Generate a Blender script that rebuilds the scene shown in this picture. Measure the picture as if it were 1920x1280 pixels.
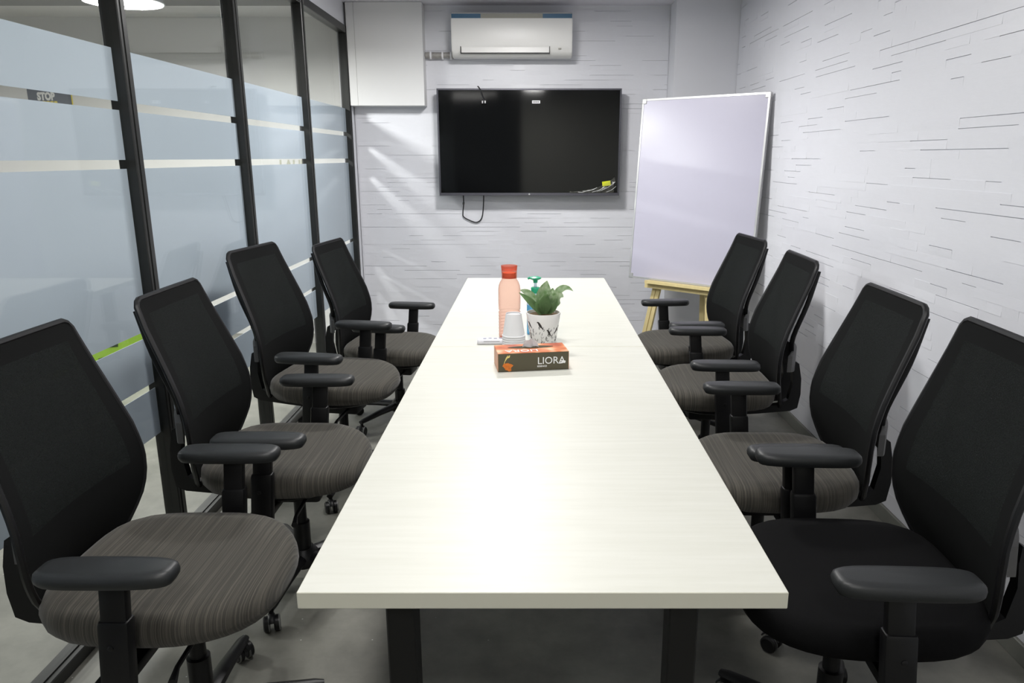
import bpy, bmesh, math, random
from mathutils import Vector, Matrix
random.seed(7)
PI = math.pi
for o in list(bpy.data.objects): bpy.data.objects.remove(o)
scene = bpy.context.scene
COL = scene.collection

# ------------------------------------------------------------------ camera
FPX, PITCH, EYE = 1380.0, math.atan(345 / 1380.0), 1.435
cd = bpy.data.cameras.new('camera'); cam = bpy.data.objects.new('camera', cd); COL.objects.link(cam)
cd.sensor_fit = 'HORIZONTAL'; cd.sensor_width = 36.0; cd.lens = 36.0 * FPX / 1920.0
cd.shift_x = -40.0 / 1920.0; cd.clip_start = 0.02
cam.location = (0, 0, EYE); cam.rotation_euler = (PI / 2 - PITCH, 0, 0)
scene.camera = cam
# ------------------------------------------------------------------ world, lamps' power, exposure
w = bpy.data.worlds.new('world'); scene.world = w; w.use_nodes = True
w.node_tree.nodes['Background'].inputs[0].default_value = (.75, .82, 1, 1)
w.node_tree.nodes['Background'].inputs[1].default_value = 0.05
vs = scene.view_settings
vs.view_transform = 'Standard'; vs.look = 'None'; vs.gamma = 1; vs.use_curve_mapping = False
vs.exposure = 0.2
ROOM_LAMPS = [(0.0, -.6, 2.44), (-.2, .95, 2.44), (-.2, 2.5, 2.44), (-.15, 4.15, 2.44)]
ROOM_W = [18.0, 12.0, 14.0, 34.0]
HALL_LAMPS = [(-2.23, 4.33, 2.25), (-3.4, .9, 2.27), (-4.3, 3.1, 2.27)]
HALL_W = [86.0, 34.0, 92.0]

# ------------------------------------------------------------------ materials
def srgb(r, g, b):
    f = lambda c: (c / 255 / 12.92) if c / 255 <= .04045 else ((c / 255 + .055) / 1.055) ** 2.4
    return (f(r), f(g), f(b), 1)
def nodes(name):
    m = bpy.data.materials.new(name); m.use_nodes = True
    nt = m.node_tree
    return m, nt, nt.nodes['Principled BSDF'], nt.nodes['Material Output']
def mat(name, col, rough=.5, metal=0, var=.06, scale=30, bump=0, bscale=None, spec=.5, coat=0, stretch=None):
    m, nt, b, out = nodes(name)
    N, L = nt.nodes.new, nt.links.new
    tc = N('ShaderNodeTexCoord'); mp = N('ShaderNodeMapping'); L(tc.outputs['Object'], mp.inputs[0])
    if stretch: mp.inputs['Scale'].default_value = stretch
    nz = N('ShaderNodeTexNoise'); nz.inputs['Scale'].default_value = scale; nz.inputs['Detail'].default_value = 4
    L(mp.outputs[0], nz.inputs['Vector'])
    mx = N('ShaderNodeMix'); mx.data_type = 'RGBA'
    mx.inputs[6].default_value = tuple(max(0, c * (1 - var)) for c in col[:3]) + (1,)
    mx.inputs[7].default_value = tuple(min(1, c * (1 + var)) for c in col[:3]) + (1,)
    L(nz.outputs['Fac'], mx.inputs[0]); L(mx.outputs[2], b.inputs['Base Color'])
    b.inputs['Roughness'].default_value = rough; b.inputs['Metallic'].default_value = metal
    b.inputs['Specular IOR Level'].default_value = spec; b.inputs['Coat Weight'].default_value = coat
    if bump:
        nb = N('ShaderNodeTexNoise'); nb.inputs['Scale'].default_value = bscale or scale * 4
        L(mp.outputs[0], nb.inputs['Vector'])
        bp = N('ShaderNodeBump'); bp.inputs['Strength'].default_value = bump; bp.inputs['Distance'].default_value = .002
        L(nb.outputs['Fac'], bp.inputs['Height']); L(bp.outputs[0], b.inputs['Normal'])
    return m
def emis(name, col, s):
    m, nt, b, out = nodes(name)
    b.inputs['Base Color'].default_value = col
    b.inputs['Emission Color'].default_value = col; b.inputs['Emission Strength'].default_value = s
    return m
def clear(name, tint, diffuse, fac, rough=.05, gloss=.5):
    """thin coloured plastic: part transparent, part surface"""
    m, nt, b, out = nodes(name); N, L = nt.nodes.new, nt.links.new
    t = N('ShaderNodeBsdfTransparent'); t.inputs[0].default_value = tint
    b.inputs['Base Color'].default_value = diffuse; b.inputs['Roughness'].default_value = rough
    b.inputs['Specular IOR Level'].default_value = gloss
    mx = N('ShaderNodeMixShader')
    lw = N('ShaderNodeLayerWeight'); p_ = N('ShaderNodeMath'); p_.operation = 'POWER'; p_.inputs[1].default_value = 3; L(lw.outputs['Facing'], p_.inputs[0])
    f_ = N('ShaderNodeMath'); f_.operation = 'MULTIPLY_ADD'; f_.inputs[1].default_value = .9 - fac; f_.inputs[2].default_value = fac; L(p_.outputs[0], f_.inputs[0]); L(f_.outputs[0], mx.inputs[0])
    L(t.outputs[0], mx.inputs[1]); L(b.outputs[0], mx.inputs[2]); L(mx.outputs[0], out.inputs['Surface'])
    return m
def pane_mat():
    m, nt, b, out = nodes('clear_glass'); N, L = nt.nodes.new, nt.links.new
    t = N('ShaderNodeBsdfTransparent'); t.inputs[0].default_value = (.95, .97, .965, 1)
    g = N('ShaderNodeBsdfGlossy'); g.inputs['Roughness'].default_value = .01
    lw = N('ShaderNodeLayerWeight'); pw = N('ShaderNodeMath'); pw.operation = 'POWER'; pw.inputs[1].default_value = 5
    L(lw.outputs['Facing'], pw.inputs[0])
    fr = N('ShaderNodeMath'); fr.operation = 'MULTIPLY_ADD'; fr.inputs[1].default_value = .50; fr.inputs[2].default_value = .03; L(pw.outputs[0], fr.inputs[0])
    mx = N('ShaderNodeMixShader')
    L(fr.outputs[0], mx.inputs[0]); L(t.outputs[0], mx.inputs[1]); L(g.outputs[0], mx.inputs[2])
    L(mx.outputs[0], out.inputs['Surface']); return m
def film_mat():
    m, nt, b, out = nodes('frosted_film'); N, L = nt.nodes.new, nt.links.new
    b.inputs['Base Color'].default_value = srgb(206, 212, 223); b.inputs['Roughness'].default_value = .6
    t = N('ShaderNodeBsdfTranslucent'); t.inputs[0].default_value = srgb(206, 214, 225)
    mx = N('ShaderNodeMixShader'); mx.inputs[0].default_value = .20
    L(b.outputs[0], mx.inputs[1]); L(t.outputs[0], mx.inputs[2]); L(mx.outputs[0], out.inputs['Surface']); return m
def stripe_mat(name, c0, c1):
    """seat cloth with fine irregular lines running across the seat"""
    m, nt, b, out = nodes(name); N, L = nt.nodes.new, nt.links.new
    tc = N('ShaderNodeTexCoord'); mp = N('ShaderNodeMapping'); L(tc.outputs['Object'], mp.inputs[0])
    mp.inputs['Scale'].default_value = (420, 2.5, 2.5)
    nz = N('ShaderNodeTexNoise'); nz.inputs['Scale'].default_value = 1; nz.inputs['Detail'].default_value = 2
    L(mp.outputs[0], nz.inputs['Vector'])
    rp = N('ShaderNodeValToRGB'); rp.color_ramp.elements[0].position = .42; rp.color_ramp.elements[1].position = .72
    rp.color_ramp.elements[0].color = c0; rp.color_ramp.elements[1].color = c1
    L(nz.outputs['Fac'], rp.inputs[0]); L(rp.outputs[0], b.inputs['Base Color'])
    b.inputs['Roughness'].default_value = .85; b.inputs['Specular IOR Level'].default_value = .2
    b.inputs['Sheen Weight'].default_value = .15
    bp = N('ShaderNodeBump'); bp.inputs['Strength'].default_value = .25; bp.inputs['Distance'].default_value = .001
    L(nz.outputs['Fac'], bp.inputs['Height']); L(bp.outputs[0], b.inputs['Normal']); return m
def mesh_cloth():
    m, nt, b, out = nodes('black_mesh_cloth'); N, L = nt.nodes.new, nt.links.new
    tc = N('ShaderNodeTexCoord')
    vz = N('ShaderNodeTexVoronoi'); vz.inputs['Scale'].default_value = 420; L(tc.outputs['Object'], vz.inputs['Vector'])
    rp = N('ShaderNodeMapRange'); rp.inputs[1].default_value = .0; rp.inputs[2].default_value = .8
    rp.inputs[3].default_value = .84; rp.inputs[4].default_value = 1.0
    L(vz.outputs['Distance'], rp.inputs[0])
    b.inputs['Base Color'].default_value = srgb(22, 25, 24); b.inputs['Roughness'].default_value = .8
    b.inputs['Specular IOR Level'].default_value = .12
    t = N('ShaderNodeBsdfTransparent'); mx = N('ShaderNodeMixShader')
    L(rp.outputs[0], mx.inputs[0]); L(t.outputs[0], mx.inputs[1]); L(b.outputs[0], mx.inputs[2]); L(mx.outputs[0], out.inputs['Surface'])
    return m
def floor_mat():
    m, nt, b, out = nodes('grey_floor'); N, L = nt.nodes.new, nt.links.new
    tc = N('ShaderNodeTexCoord')
    n1 = N('ShaderNodeTexNoise'); n1.inputs['Scale'].default_value = 3.2; n1.inputs['Detail'].default_value = 8; n1.inputs['Roughness'].default_value = .65
    L(tc.outputs['Object'], n1.inputs['Vector'])
    r1 = N('ShaderNodeValToRGB'); r1.color_ramp.elements[0].position = .3; r1.color_ramp.elements[1].position = .75
    r1.color_ramp.elements[0].color = srgb(92, 92, 86); r1.color_ramp.elements[1].color = srgb(136, 135, 127)
    L(n1.outputs['Fac'], r1.inputs[0])
    v = N('ShaderNodeTexVoronoi'); v.inputs['Scale'].default_value = 16; L(tc.outputs['Object'], v.inputs['Vector'])
    lt = N('ShaderNodeMath'); lt.operation = 'LESS_THAN'; lt.inputs[1].default_value = .035; L(v.outputs['Distance'], lt.inputs[0])
    mx = N('ShaderNodeMix'); mx.data_type = 'RGBA'; L(lt.outputs[0], mx.inputs[0]); L(r1.outputs[0], mx.inputs[6]); mx.inputs[7].default_value = srgb(190, 190, 186)
    L(mx.outputs[2], b.inputs['Base Color']); b.inputs['Roughness'].default_value = .48; b.inputs['Specular IOR Level'].default_value = .4
    bp = N('ShaderNodeBump'); bp.inputs['Strength'].default_value = .08; bp.inputs['Distance'].default_value = .003
    L(n1.outputs['Fac'], bp.inputs['Height']); L(bp.outputs[0], b.inputs['Normal']); return m
def wood_top():
    m, nt, b, out = nodes('pale_ash_laminate'); N, L = nt.nodes.new, nt.links.new
    tc = N('ShaderNodeTexCoord'); mp = N('ShaderNodeMapping'); L(tc.outputs['Object'], mp.inputs[0]); mp.inputs['Scale'].default_value = (3, 45, 3)
    nz = N('ShaderNodeTexNoise'); nz.inputs['Scale'].default_value = 1.6; nz.inputs['Detail'].default_value = 5; L(mp.outputs[0], nz.inputs['Vector'])
    rp = N('ShaderNodeValToRGB'); rp.color_ramp.elements[0].position = .3; rp.color_ramp.elements[1].position = .7
    rp.color_ramp.elements[0].color = srgb(211, 211, 201); rp.color_ramp.elements[1].color = srgb(217, 217, 208)
    L(nz.outputs['Fac'], rp.inputs[0]); L(rp.outputs[0], b.inputs['Base Color']); b.inputs['Roughness'].default_value = .42
    b.inputs['Specular IOR Level'].default_value = .45; return m
def leaf_mat():
    m, nt, b, out = nodes('green_leaf'); N, L = nt.nodes.new, nt.links.new
    tc = N('ShaderNodeTexCoord'); nz = N('ShaderNodeTexNoise'); nz.inputs['Scale'].default_value = 55; nz.inputs['Detail'].default_value = 3
    L(tc.outputs['Object'], nz.inputs['Vector'])
    rp = N('ShaderNodeValToRGB'); rp.color_ramp.elements[0].position = .35; rp.color_ramp.elements[1].position = .7
    rp.color_ramp.elements[0].color = srgb(146, 176, 128); rp.color_ramp.elements[1].color = srgb(206, 218, 194)
    L(nz.outputs['Fac'], rp.inputs[0]); L(rp.outputs[0], b.inputs['Base Color']); b.inputs['Roughness'].default_value = .4; return m
def boxtop_mat():
    m, nt, b, out = nodes('tissue_box_top_print'); N, L = nt.nodes.new, nt.links.new
    tc = N('ShaderNodeTexCoord'); nz = N('ShaderNodeTexNoise'); nz.inputs['Scale'].default_value = 14; nz.inputs['Detail'].default_value = 2
    L(tc.outputs['Object'], nz.inputs['Vector'])
    rp = N('ShaderNodeValToRGB'); e = rp.color_ramp.elements
    e[0].position = .3; e[0].color = srgb(170, 70, 30); e[1].position = .72; e[1].color = srgb(245, 225, 190)
    k = e.new(.5); k.color = srgb(214, 122, 70)
    L(nz.outputs['Fac'], rp.inputs[0]); L(rp.outputs[0], b.inputs['Base Color']); b.inputs['Roughness'].default_value = .35; return m

M = dict(
    wall=mat('white_paint', srgb(228, 229, 234), .42, var=.02, scale=4, bump=.05, bscale=60),
    brick=mat('white_painted_stone', srgb(228, 229, 235), .38, var=.03, scale=9, bump=.12, bscale=45),
    plain=mat('white_panel', srgb(222, 222, 222), .5, var=.015, scale=3),
    ceil=mat('ceiling_paint', srgb(226, 224, 232), .7, var=.02, scale=3),
    hallwall=mat('hall_paint', srgb(206, 205, 202), .7, var=.04, scale=2),
    hallceil=mat('hall_ceiling_metal', srgb(120, 118, 112), .6, var=.1, scale=5),
    rearwall=mat('rear_wall_paint', srgb(222, 222, 210), .7, var=.04, scale=2),
    lobby=mat('dark_lobby_paint', srgb(38, 38, 40), .8, var=.1, scale=2),
    floor=floor_mat(),
    skirt=mat('grey_skirting', srgb(120, 121, 114), .5, var=.12, scale=14),
    frame=mat('black_aluminium', srgb(34, 35, 34), .38, metal=.0, var=.12, scale=20),
    gasket=mat('grey_gasket', srgb(120, 124, 108), .6),
    pane=pane_mat(), film=film_mat(),
    seat=stripe_mat('taupe_striped_cloth', srgb(62, 60, 55), srgb(92, 88, 80)),
    seatblack=mat('black_seat_cloth', srgb(16, 16, 17), .85, var=.15, scale=300, bump=.2, bscale=900, spec=.1),
    cloth=mat('black_back_cloth', srgb(15, 16, 16), .8, var=.1, scale=200, bump=.15, bscale=900, spec=.12),
    mesh=mesh_cloth(),
    plastic=mat('black_plastic', srgb(14, 14, 16), .42, var=.1, scale=40, spec=.4),
    pad=mat('soft_black_armpad', srgb(38, 40, 41), .42, var=.06, scale=60, bump=.1, bscale=700, spec=.45),
    greyplastic=mat('grey_plastic', srgb(88, 88, 88), .55, var=.05, scale=30),
    steel=mat('brushed_steel', srgb(150, 150, 150), .3, metal=1, var=.1, scale=40),
    rimgrey=mat('caster_rim', srgb(120, 120, 118), .35, var=.05),
    top=wood_top(), edge=mat('table_edge_band', srgb(214, 212, 196), .45, var=.02, scale=5),
    tleg=mat('black_table_steel', srgb(9, 9, 9), .45, var=.15, scale=30),
    pine=mat('pine_wood', srgb(226, 208, 152), .55, var=.12, scale=8, stretch=(6, 6, .8)),
    board=mat('whiteboard_enamel', srgb(194, 192, 208), .24, var=.008, scale=2, spec=.5),
    boardback=mat('board_backing', srgb(60, 62, 58), .7),
    alu=mat('aluminium_trim', srgb(205, 205, 205), .35, metal=.6, var=.04),
    acwhite=mat('ac_white_plastic', srgb(236, 235, 232), .35, var=.01, scale=4),
    acblue=mat('ac_blue_film', srgb(66, 104, 134), .35, var=.05),
    acgrey=mat('ac_grey_grille', srgb(158, 156, 146), .5, var=.06, scale=80, stretch=(40, 1, 1)),
    acdark=mat('ac_dark_gap', srgb(40, 40, 38), .7),
    foil=mat('pipe_wrap_foil', srgb(165, 162, 158), .35, metal=.3, var=.35, scale=60, bump=.6, bscale=60),
    screen=mat('tv_screen_glass', srgb(17, 18, 19), .06, var=.0, spec=.5),
    bezel=mat('tv_bezel_grey', srgb(92, 92, 100), .35, metal=.5, var=.05),
    cable=mat('black_cable', srgb(20, 20, 24), .5),
    yellow=mat('yellow_note_paper', srgb(222, 226, 40), .7, var=.03),
    paper=mat('white_paper', srgb(238, 238, 240), .6, var=.015, scale=20),
    ink=mat('dark_ink', srgb(52, 46, 44), .6),
    wrap=clear('clear_wrap_film', (1, 1, 1, 1), srgb(170, 170, 160), .14, .1, 1.0),
    pink=clear('pink_clear_plastic', srgb(249, 230, 223), srgb(216, 152, 138), .09, .12),
    redcap=clear('red_clear_cap', srgb(252, 218, 206), srgb(236, 130, 108), .24, .15),
    orangein=mat('orange_stopper', srgb(222, 112, 56), .4),
    sanblue=clear('blue_gel', srgb(176, 226, 248), srgb(112, 202, 246), .65, .1),
    sanclear=clear('clear_bottle_plastic', srgb(226, 236, 244), srgb(200, 216, 232), .3, .08),
    sangreen=mat('green_pump_plastic', srgb(44, 168, 128), .35, var=.04),
    pot=mat('white_glazed_pot', srgb(238, 236, 234), .3, var=.015),
    soil=mat('brown_soil', srgb(94, 74, 44), .9, var=.5, scale=160, bump=.8, bscale=200),
    leaf=leaf_mat(), darkgreen=mat('dark_leaf', srgb(130, 162, 112), .45, var=.3, scale=60),
    boxolive=mat('olive_print_card', srgb(84, 78, 58), .4, var=.05, scale=20),
    boxtop=boxtop_mat(), boxend=mat('orange_card_end', srgb(216, 156, 120), .45, var=.12, scale=20),
    holedark=mat('box_slot_dark', srgb(62, 56, 34), .8), white=mat('white_print', srgb(246, 246, 246), .5, var=.01),
    orange=mat('orange_flower_print', srgb(226, 122, 36), .5, var=.35, scale=160),
    cream=mat('cream_petal_print', srgb(236, 214, 130), .5, var=.1, scale=100),
    remote=mat('white_remote_plastic', srgb(232, 231, 238), .4, var=.01), rbtn=mat('grey_buttons', srgb(150, 152, 170), .5),
    poster=mat('slate_poster', srgb(92, 97, 104), .5, var=.06, scale=6), pyellow=mat('yellow_poster_trim', srgb(214, 196, 84), .6),
    porange=mat('orange_poster_print', srgb(214, 150, 70), .6), pwhite=mat('pale_poster_print', srgb(212, 212, 208), .6),
    lime=mat('lime_board', srgb(124, 160, 46), .6, var=.12, scale=5), limedark=mat('dark_green_print', srgb(30, 46, 20), .6),
    lamp_shade=mat('white_lamp_shade', srgb(230, 230, 228), .5), lamp_face=emis('lamp_diffuser', (1, .97, .93, 1), 9.0),
    tube=emis('lit_tube', (1, .98, .95, 1), 5.0), olive=mat('faded_wall_lettering', srgb(170, 170, 150), .6),
)

# ------------------------------------------------------------------ helpers
def link(name, me, parent=None):
    o = bpy.data.objects.new(name, me); COL.objects.link(o)
    if parent is not None: o.parent = parent
    return o
def obj(name, bm, m, parent=None, smooth=False, loc=None):
    me = bpy.data.meshes.new(name)
    bmesh.ops.recalc_face_normals(bm, faces=bm.faces[:])
    bm.to_mesh(me); bm.free()
    for x in (m if isinstance(m, (list, tuple)) else [m]): me.materials.append(x)
    if smooth:
        for p in me.polygons: p.use_smooth = True
        me.set_sharp_from_angle(angle=math.radians(38))
    o = link(name, me, parent)
    if loc is not None: o.location = loc
    return o
def tag(o, label=None, cat=None, group=None, kind=None):
    if label: o['label'] = label
    if cat: o['category'] = cat
    if group: o['group'] = group
    if kind: o['kind'] = kind
    return o
def thing(name, label, cat, loc=(0, 0, 0), rotz=0, group=None):
    o = bpy.data.objects.new(name, None); COL.objects.link(o); o.empty_display_size = .05
    o.location = loc; o.rotation_euler = (0, 0, rotz)
    return tag(o, label, cat, group)
def box(bm, x0, x1, y0, y1, z0, z1, bev=0, seg=2, mi=0, mtx=None):
    r = bmesh.ops.create_cube(bm, size=1)
    vs_ = r['verts']
    for v in vs_: v.co = Vector(((x0 + x1) / 2 + v.co.x * (x1 - x0), (y0 + y1) / 2 + v.co.y * (y1 - y0), (z0 + z1) / 2 + v.co.z * (z1 - z0)))
    fs = set(f for v in vs_ for f in v.link_faces)
    for f in fs: f.material_index = mi
    if bev:
        es = list(set(e for v in vs_ for e in v.link_edges))
        rb = bmesh.ops.bevel(bm, geom=es, offset=bev, segments=seg, affect='EDGES', profile=.5)
        for f in rb['faces']: f.material_index = mi
        vs_ = list(set(v for f in rb['faces'] for v in f.verts))
    if mtx is not None:
        for v in vs_: v.co = mtx @ v.co
    return bm
def bx(*a, **k): return box(bmesh.new(), *a, **k)
def tube(bm, pts, r, seg=8, closed=False, mi=0, flat=None):
    """swept tube; r number or list; flat=(a,b) scales section"""
    pts = [Vector(p) for p in pts]; n = len(pts); rings = []
    prev = None
    for i, p in enumerate(pts):
        a = pts[(i - 1) % n] if (closed or i > 0) else p
        b = pts[(i + 1) % n] if (closed or i < n - 1) else p
        t = (b - a).normalized()
        if prev is None:
            up = Vector((0, 0, 1)) if abs(t.z) < .9 else Vector((0, 1, 0))
            s = t.cross(up).normalized()
        else:
            s = (prev - t * prev.dot(t)).normalized()
        prev = s; u = s.cross(t)
        rr = r[i] if isinstance(r, (list, tuple)) else r
        fa, fb = flat or (1, 1)
        rings.append([bm.verts.new(p + s * math.cos(2 * PI * k / seg) * rr * fa + u * math.sin(2 * PI * k / seg) * rr * fb) for k in range(seg)])
    m_ = n if closed else n - 1
    for i in range(m_):
        A, B = rings[i], rings[(i + 1) % n]
        for k in range(seg):
            f = bm.faces.new((A[k], A[(k + 1) % seg], B[(k + 1) % seg], B[k])); f.material_index = mi
    if not closed:
        f = bm.faces.new(rings[0][::-1]); f.material_index = mi
        f = bm.faces.new(rings[-1]); f.material_index = mi
    return bm
def lathe(bm, prof, seg=24, c=(0, 0, 0), mi=0, sx=1, sy=1, mtx=None):
    """prof [(r,z)...]; r==0 at an end closes it"""
    rings = []
    for r, z in prof:
        if r < 1e-6: rings.append([bm.verts.new((c[0], c[1], c[2] + z))])
        else: rings.append([bm.verts.new((c[0] + sx * r * math.cos(2 * PI * k / seg), c[1] + sy * r * math.sin(2 * PI * k / seg), c[2] + z)) for k in range(seg)])
    for A, B in zip(rings, rings[1:]):
        for k in range(seg):
            k2 = (k + 1) % seg
            if len(A) == 1 and len(B) == 1: continue
            if len(A) == 1: f = bm.faces.new((A[0], B[k2], B[k]))
            elif len(B) == 1: f = bm.faces.new((A[k], A[k2], B[0]))
            else: f = bm.faces.new((A[k], A[k2], B[k2], B[k]))
            f.material_index = mi
    if mtx is not None:
        for R in rings:
            for v in R: v.co = mtx @ v.co
    return bm
def interp(tab, x):
    """tab sorted by descending key"""
    if x >= tab[0][0]: return tab[0][1]
    for (a, va), (b, vb) in zip(tab, tab[1:]):
        if x >= b:
            t = (x - b) / (a - b); t = t
            return vb + (va - vb) * t
    return tab[-1][1]
def smoothpath(pts, n=6):
    """Catmull-Rom"""
    P = [Vector(p) for p in pts]; P = [P[0] * 2 - P[1]] + P + [P[-1] * 2 - P[-2]]; out = []
    for i in range(1, len(P) - 2):
        for k in range(n):
            t = k / n; a, b, c, d = P[i - 1], P[i], P[i + 1], P[i + 2]
            out.append(.5 * ((2 * b) + (c - a) * t + (2 * a - 5 * b + 4 * c - d) * t * t + (3 * b - a - 3 * c + d) * t ** 3))
    out.append(P[-2]); return out
def text_mesh(name, s, size, m, parent, mtx, sx=1.0, extrude=.0004, bold=0):
    cu = bpy.data.curves.new('t', 'FONT'); cu.body = s; cu.size = size; cu.extrude = extrude; cu.align_x = 'LEFT'; cu.resolution_u = 3
    cu.offset = bold
    to = bpy.data.objects.new('t', cu); COL.objects.link(to)
    bpy.context.view_layer.update()
    me = bpy.data.meshes.new_from_object(to.evaluated_get(bpy.context.evaluated_depsgraph_get()))
    bpy.data.objects.remove(to); bpy.data.curves.remove(cu)
    me.transform(Matrix.Diagonal((sx, 1, 1, 1))); me.transform(mtx)
    me.materials.clear(); me.materials.append(m); me.name = name
    return link(name, me, parent)
FACE = Matrix(((1, 0, 0, 0), (0, 0, -1, 0), (0, 1, 0, 0), (0, 0, 0, 1)))   # text plane -> facing -Y
def poly(bm, pts, mi=0):
    f = bm.faces.new([bm.verts.new(p) for p in pts]); f.material_index = mi; return f
def plate(bm, pts2, mtx, th=.0006, mi=0):
    """flat printed shape of small thickness: pts2 in local xy, lifted th in z"""
    a = [bm.verts.new(mtx @ Vector((x, y, 0))) for x, y in pts2]; b = [bm.verts.new(mtx @ Vector((x, y, th))) for x, y in pts2]
    n = len(a); fs = [bm.faces.new(b), bm.faces.new(a[::-1])] + [bm.faces.new((a[i], a[(i + 1) % n], b[(i + 1) % n], b[i])) for i in range(n)]
    for f in fs: f.material_index = mi
# ------------------------------------------------------------------ the room shell
CZ = 2.49            # ceiling
BY = 5.69            # back wall plane
RX = 1.432           # right wall plane
def struct(name, bm, m, label=None):
    o = obj(name, bm, m); o['kind'] = 'structure'
    if label: o['label'] = label
    return o
struct('floor', bx(-6.4, 1.6, -6.0, 6.3, -.1, 0), M['floor'], 'dusty grey floor running under the table and past the glass')
struct('ceiling', bx(-1.36, 1.6, -1.7, 5.85, CZ, CZ + .1), M['ceil'], 'pale flat ceiling of the meeting room')
wall_back = struct('wall_back', bx(-1.32, 1.6, BY, BY + .12, 0, CZ), M['wall'], 'white stone clad wall behind the television')
wall_right = struct('wall_right', bx(RX, 1.6, -1.7, BY, 0, CZ), M['wall'], 'white stone clad wall along the right hand chairs')
struct('wall_corner', bx(.985, RX, 5.46, BY, 0, CZ), M['wall'], 'smooth white column boxed into the corner behind the whiteboard')
struct('wall_rear', bx(-.2, RX, -1.82, -1.7, 0, CZ), M['rearwall'], 'plain wall behind the photographer')
bm = bx(RX - .014, RX, -1.7, 5.46, 0, .062, bev=.002, seg=1)
struct('baseboard_right', bm, M['skirt'], 'narrow grey skirting along the right wall')
# dark lobby behind the opening at the rear
struct('wall_lobby', bx(-6.4, 1.6, -6.1, -6.0, 0, 2.8), M['lobby'], 'dark end wall of the lobby behind the photographer')
struct('wall_lobby_side', bx(1.5, 1.6, -6.0, -1.82, 0, 2.8), M['lobby'], 'dark side wall of the lobby behind the photographer')
struct('ceiling_lobby', bx(-6.4, 1.6, -6.0, -1.7, 2.7, 2.8), M['lobby'], 'dark ceiling of the lobby behind the photographer')
# hall beyond the glass
struct('wall_hall_end', bx(-6.4, -1.32, 6.02, 6.14, 0, 2.9), M['hallwall'], 'pale end wall of the hall beyond the glass')
struct('wall_hall_side', bx(-6.5, -6.4, -6.0, 6.3, 0, 2.9), M['hallwall'], 'pale side wall of the hall beyond the glass')
hc = struct('ceiling_hall', bx(-6.4, -1.36, -1.7, 6.3, 2.78, 2.9), M['hallceil'], 'ribbed metal ceiling of the hall beyond the glass')
rib = None
for k in range(36):
    if rib is None:
        rib = obj('ceiling_rib', bx(-.03, .03, -3.9, 3.9, -.035, 0), M['hallceil'], hc); rr = rib
    else:
        rr = rib.copy(); COL.objects.link(rr)
    rr.location = (-6.2 + k * .135, 2.3, 2.78)
hb = obj('ceiling_bulkhead', bx(-6.4, -1.40, 5.6, 6.02, 2.47, 2.78), M['hallwall'], hc)

# wall of thin stacked stone strips, painted white
def unit_strip(axis, top, bottom):
    bm = bx(-.5, .5, -.5, .5, -.5, .5)
    for v in bm.verts:
        if v.co[axis] < 0: v.co[axis] = -.5 + (1 - (top if v.co.z > 0 else bottom))
    me = bpy.data.meshes.new('brick'); bmesh.ops.recalc_face_normals(bm, faces=bm.faces[:]); bm.to_mesh(me); bm.free(); me.materials.append(M['brick']); return me
def proj(p):
    x, y, z = p[0], p[1], p[2] - EYE
    c, s = math.cos(PITCH), math.sin(PITCH); d = y * c - z * s; v = y * s + z * c
    return 1000 + FPX * x / d, 640 - FPX * v / d, d
def strips(wall, a0, a1, z0, z1, place, hidden, seed):
    rnd = random.Random(seed); cells = []
    z = z0; row = 0; H = .0333
    while z < z1 - .005:
        zt = min(z + H, z1); a = a0 - rnd.random() * .12
        while a < a1:
            L_ = rnd.choice((.08, .11, .15, .15, .2, .26, .32)); b = a + L_
            lo, hi = max(a, a0), min(b, a1); a = b
            if hi - lo < .012: continue
            k = rnd.choice((0,) * 13 + (1,) * 2 + (2,) * 2 + (3,)); d = (.0052, .0064, .0062, .0057)[k]
            top = zt - (rnd.uniform(.0016, .0028) if rnd.random() < (.55 if row % 9 == 8 else .2) else 0)
            cells.append((lo, hi, z, top, d, k))
        z = zt; row += 1
    def rank(c):
        p = place((c[0] + c[1]) / 2, (c[2] + c[3]) / 2, 0); px, py, dd = proj(p)
        if dd < .5 or not (0 < px < 1920 and 0 < py < 1280) or hidden(px, py): return -1e9 - dd
        q0 = proj(place(c[0], c[2], 0)); q1 = proj(place(c[1], c[3], 0))
        return abs(q1[0] - q0[0]) * 12 / dd
    cells.sort(key=rank, reverse=True)
    axis = 0 if wall is wall_right else 1
    UM = [unit_strip(axis, 1, 1), unit_strip(axis, .82, 1), unit_strip(axis, 1, .84), unit_strip(axis, 1, 1)]
    for c in cells[:300]:
        o = link('brick', UM[c[5]], wall)
        p0 = place(c[0], c[2], 0); p1 = place(c[1], c[3], c[4])
        o.location = [(i + j) / 2 for i, j in zip(p0, p1)]; o.scale = [abs(j - i) for i, j in zip(p0, p1)]
    bm = bmesh.new()
    for c in cells[300:]:
        p0 = place(c[0], c[2], 0); p1 = place(c[1], c[3], c[4])
        mt = Matrix.Translation([(i + j) / 2 for i, j in zip(p0, p1)]) @ Matrix.Diagonal([abs(j - i) for i, j in zip(p0, p1)] + [1])
        vv = [bm.verts.new(mt @ v.co) for v in UM[c[5]].vertices]
        for pg in UM[c[5]].polygons: bm.faces.new([vv[q] for q in pg.vertices])
    o = obj('brick_field', bm, M['brick'], wall); o['kind'] = 'stuff'
strips(wall_right, 1.0, 5.455, .064, 2.46, lambda a, z, d: (RX - d, a, z), lambda x, y: y > 610 or (x < 1450 and y > 160), 3)
strips(wall_back, -1.31, .98, .02, 2.46, lambda a, z, d: (a, BY - d, z),
       lambda x, y: (815 < x < 1170 and 160 < y < 370) or (x < 800 and y < 200) or (845 < x < 1075 and y < 110) or y > 520 and x > 870 or x > 1180 and y > 185, 4)

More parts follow.
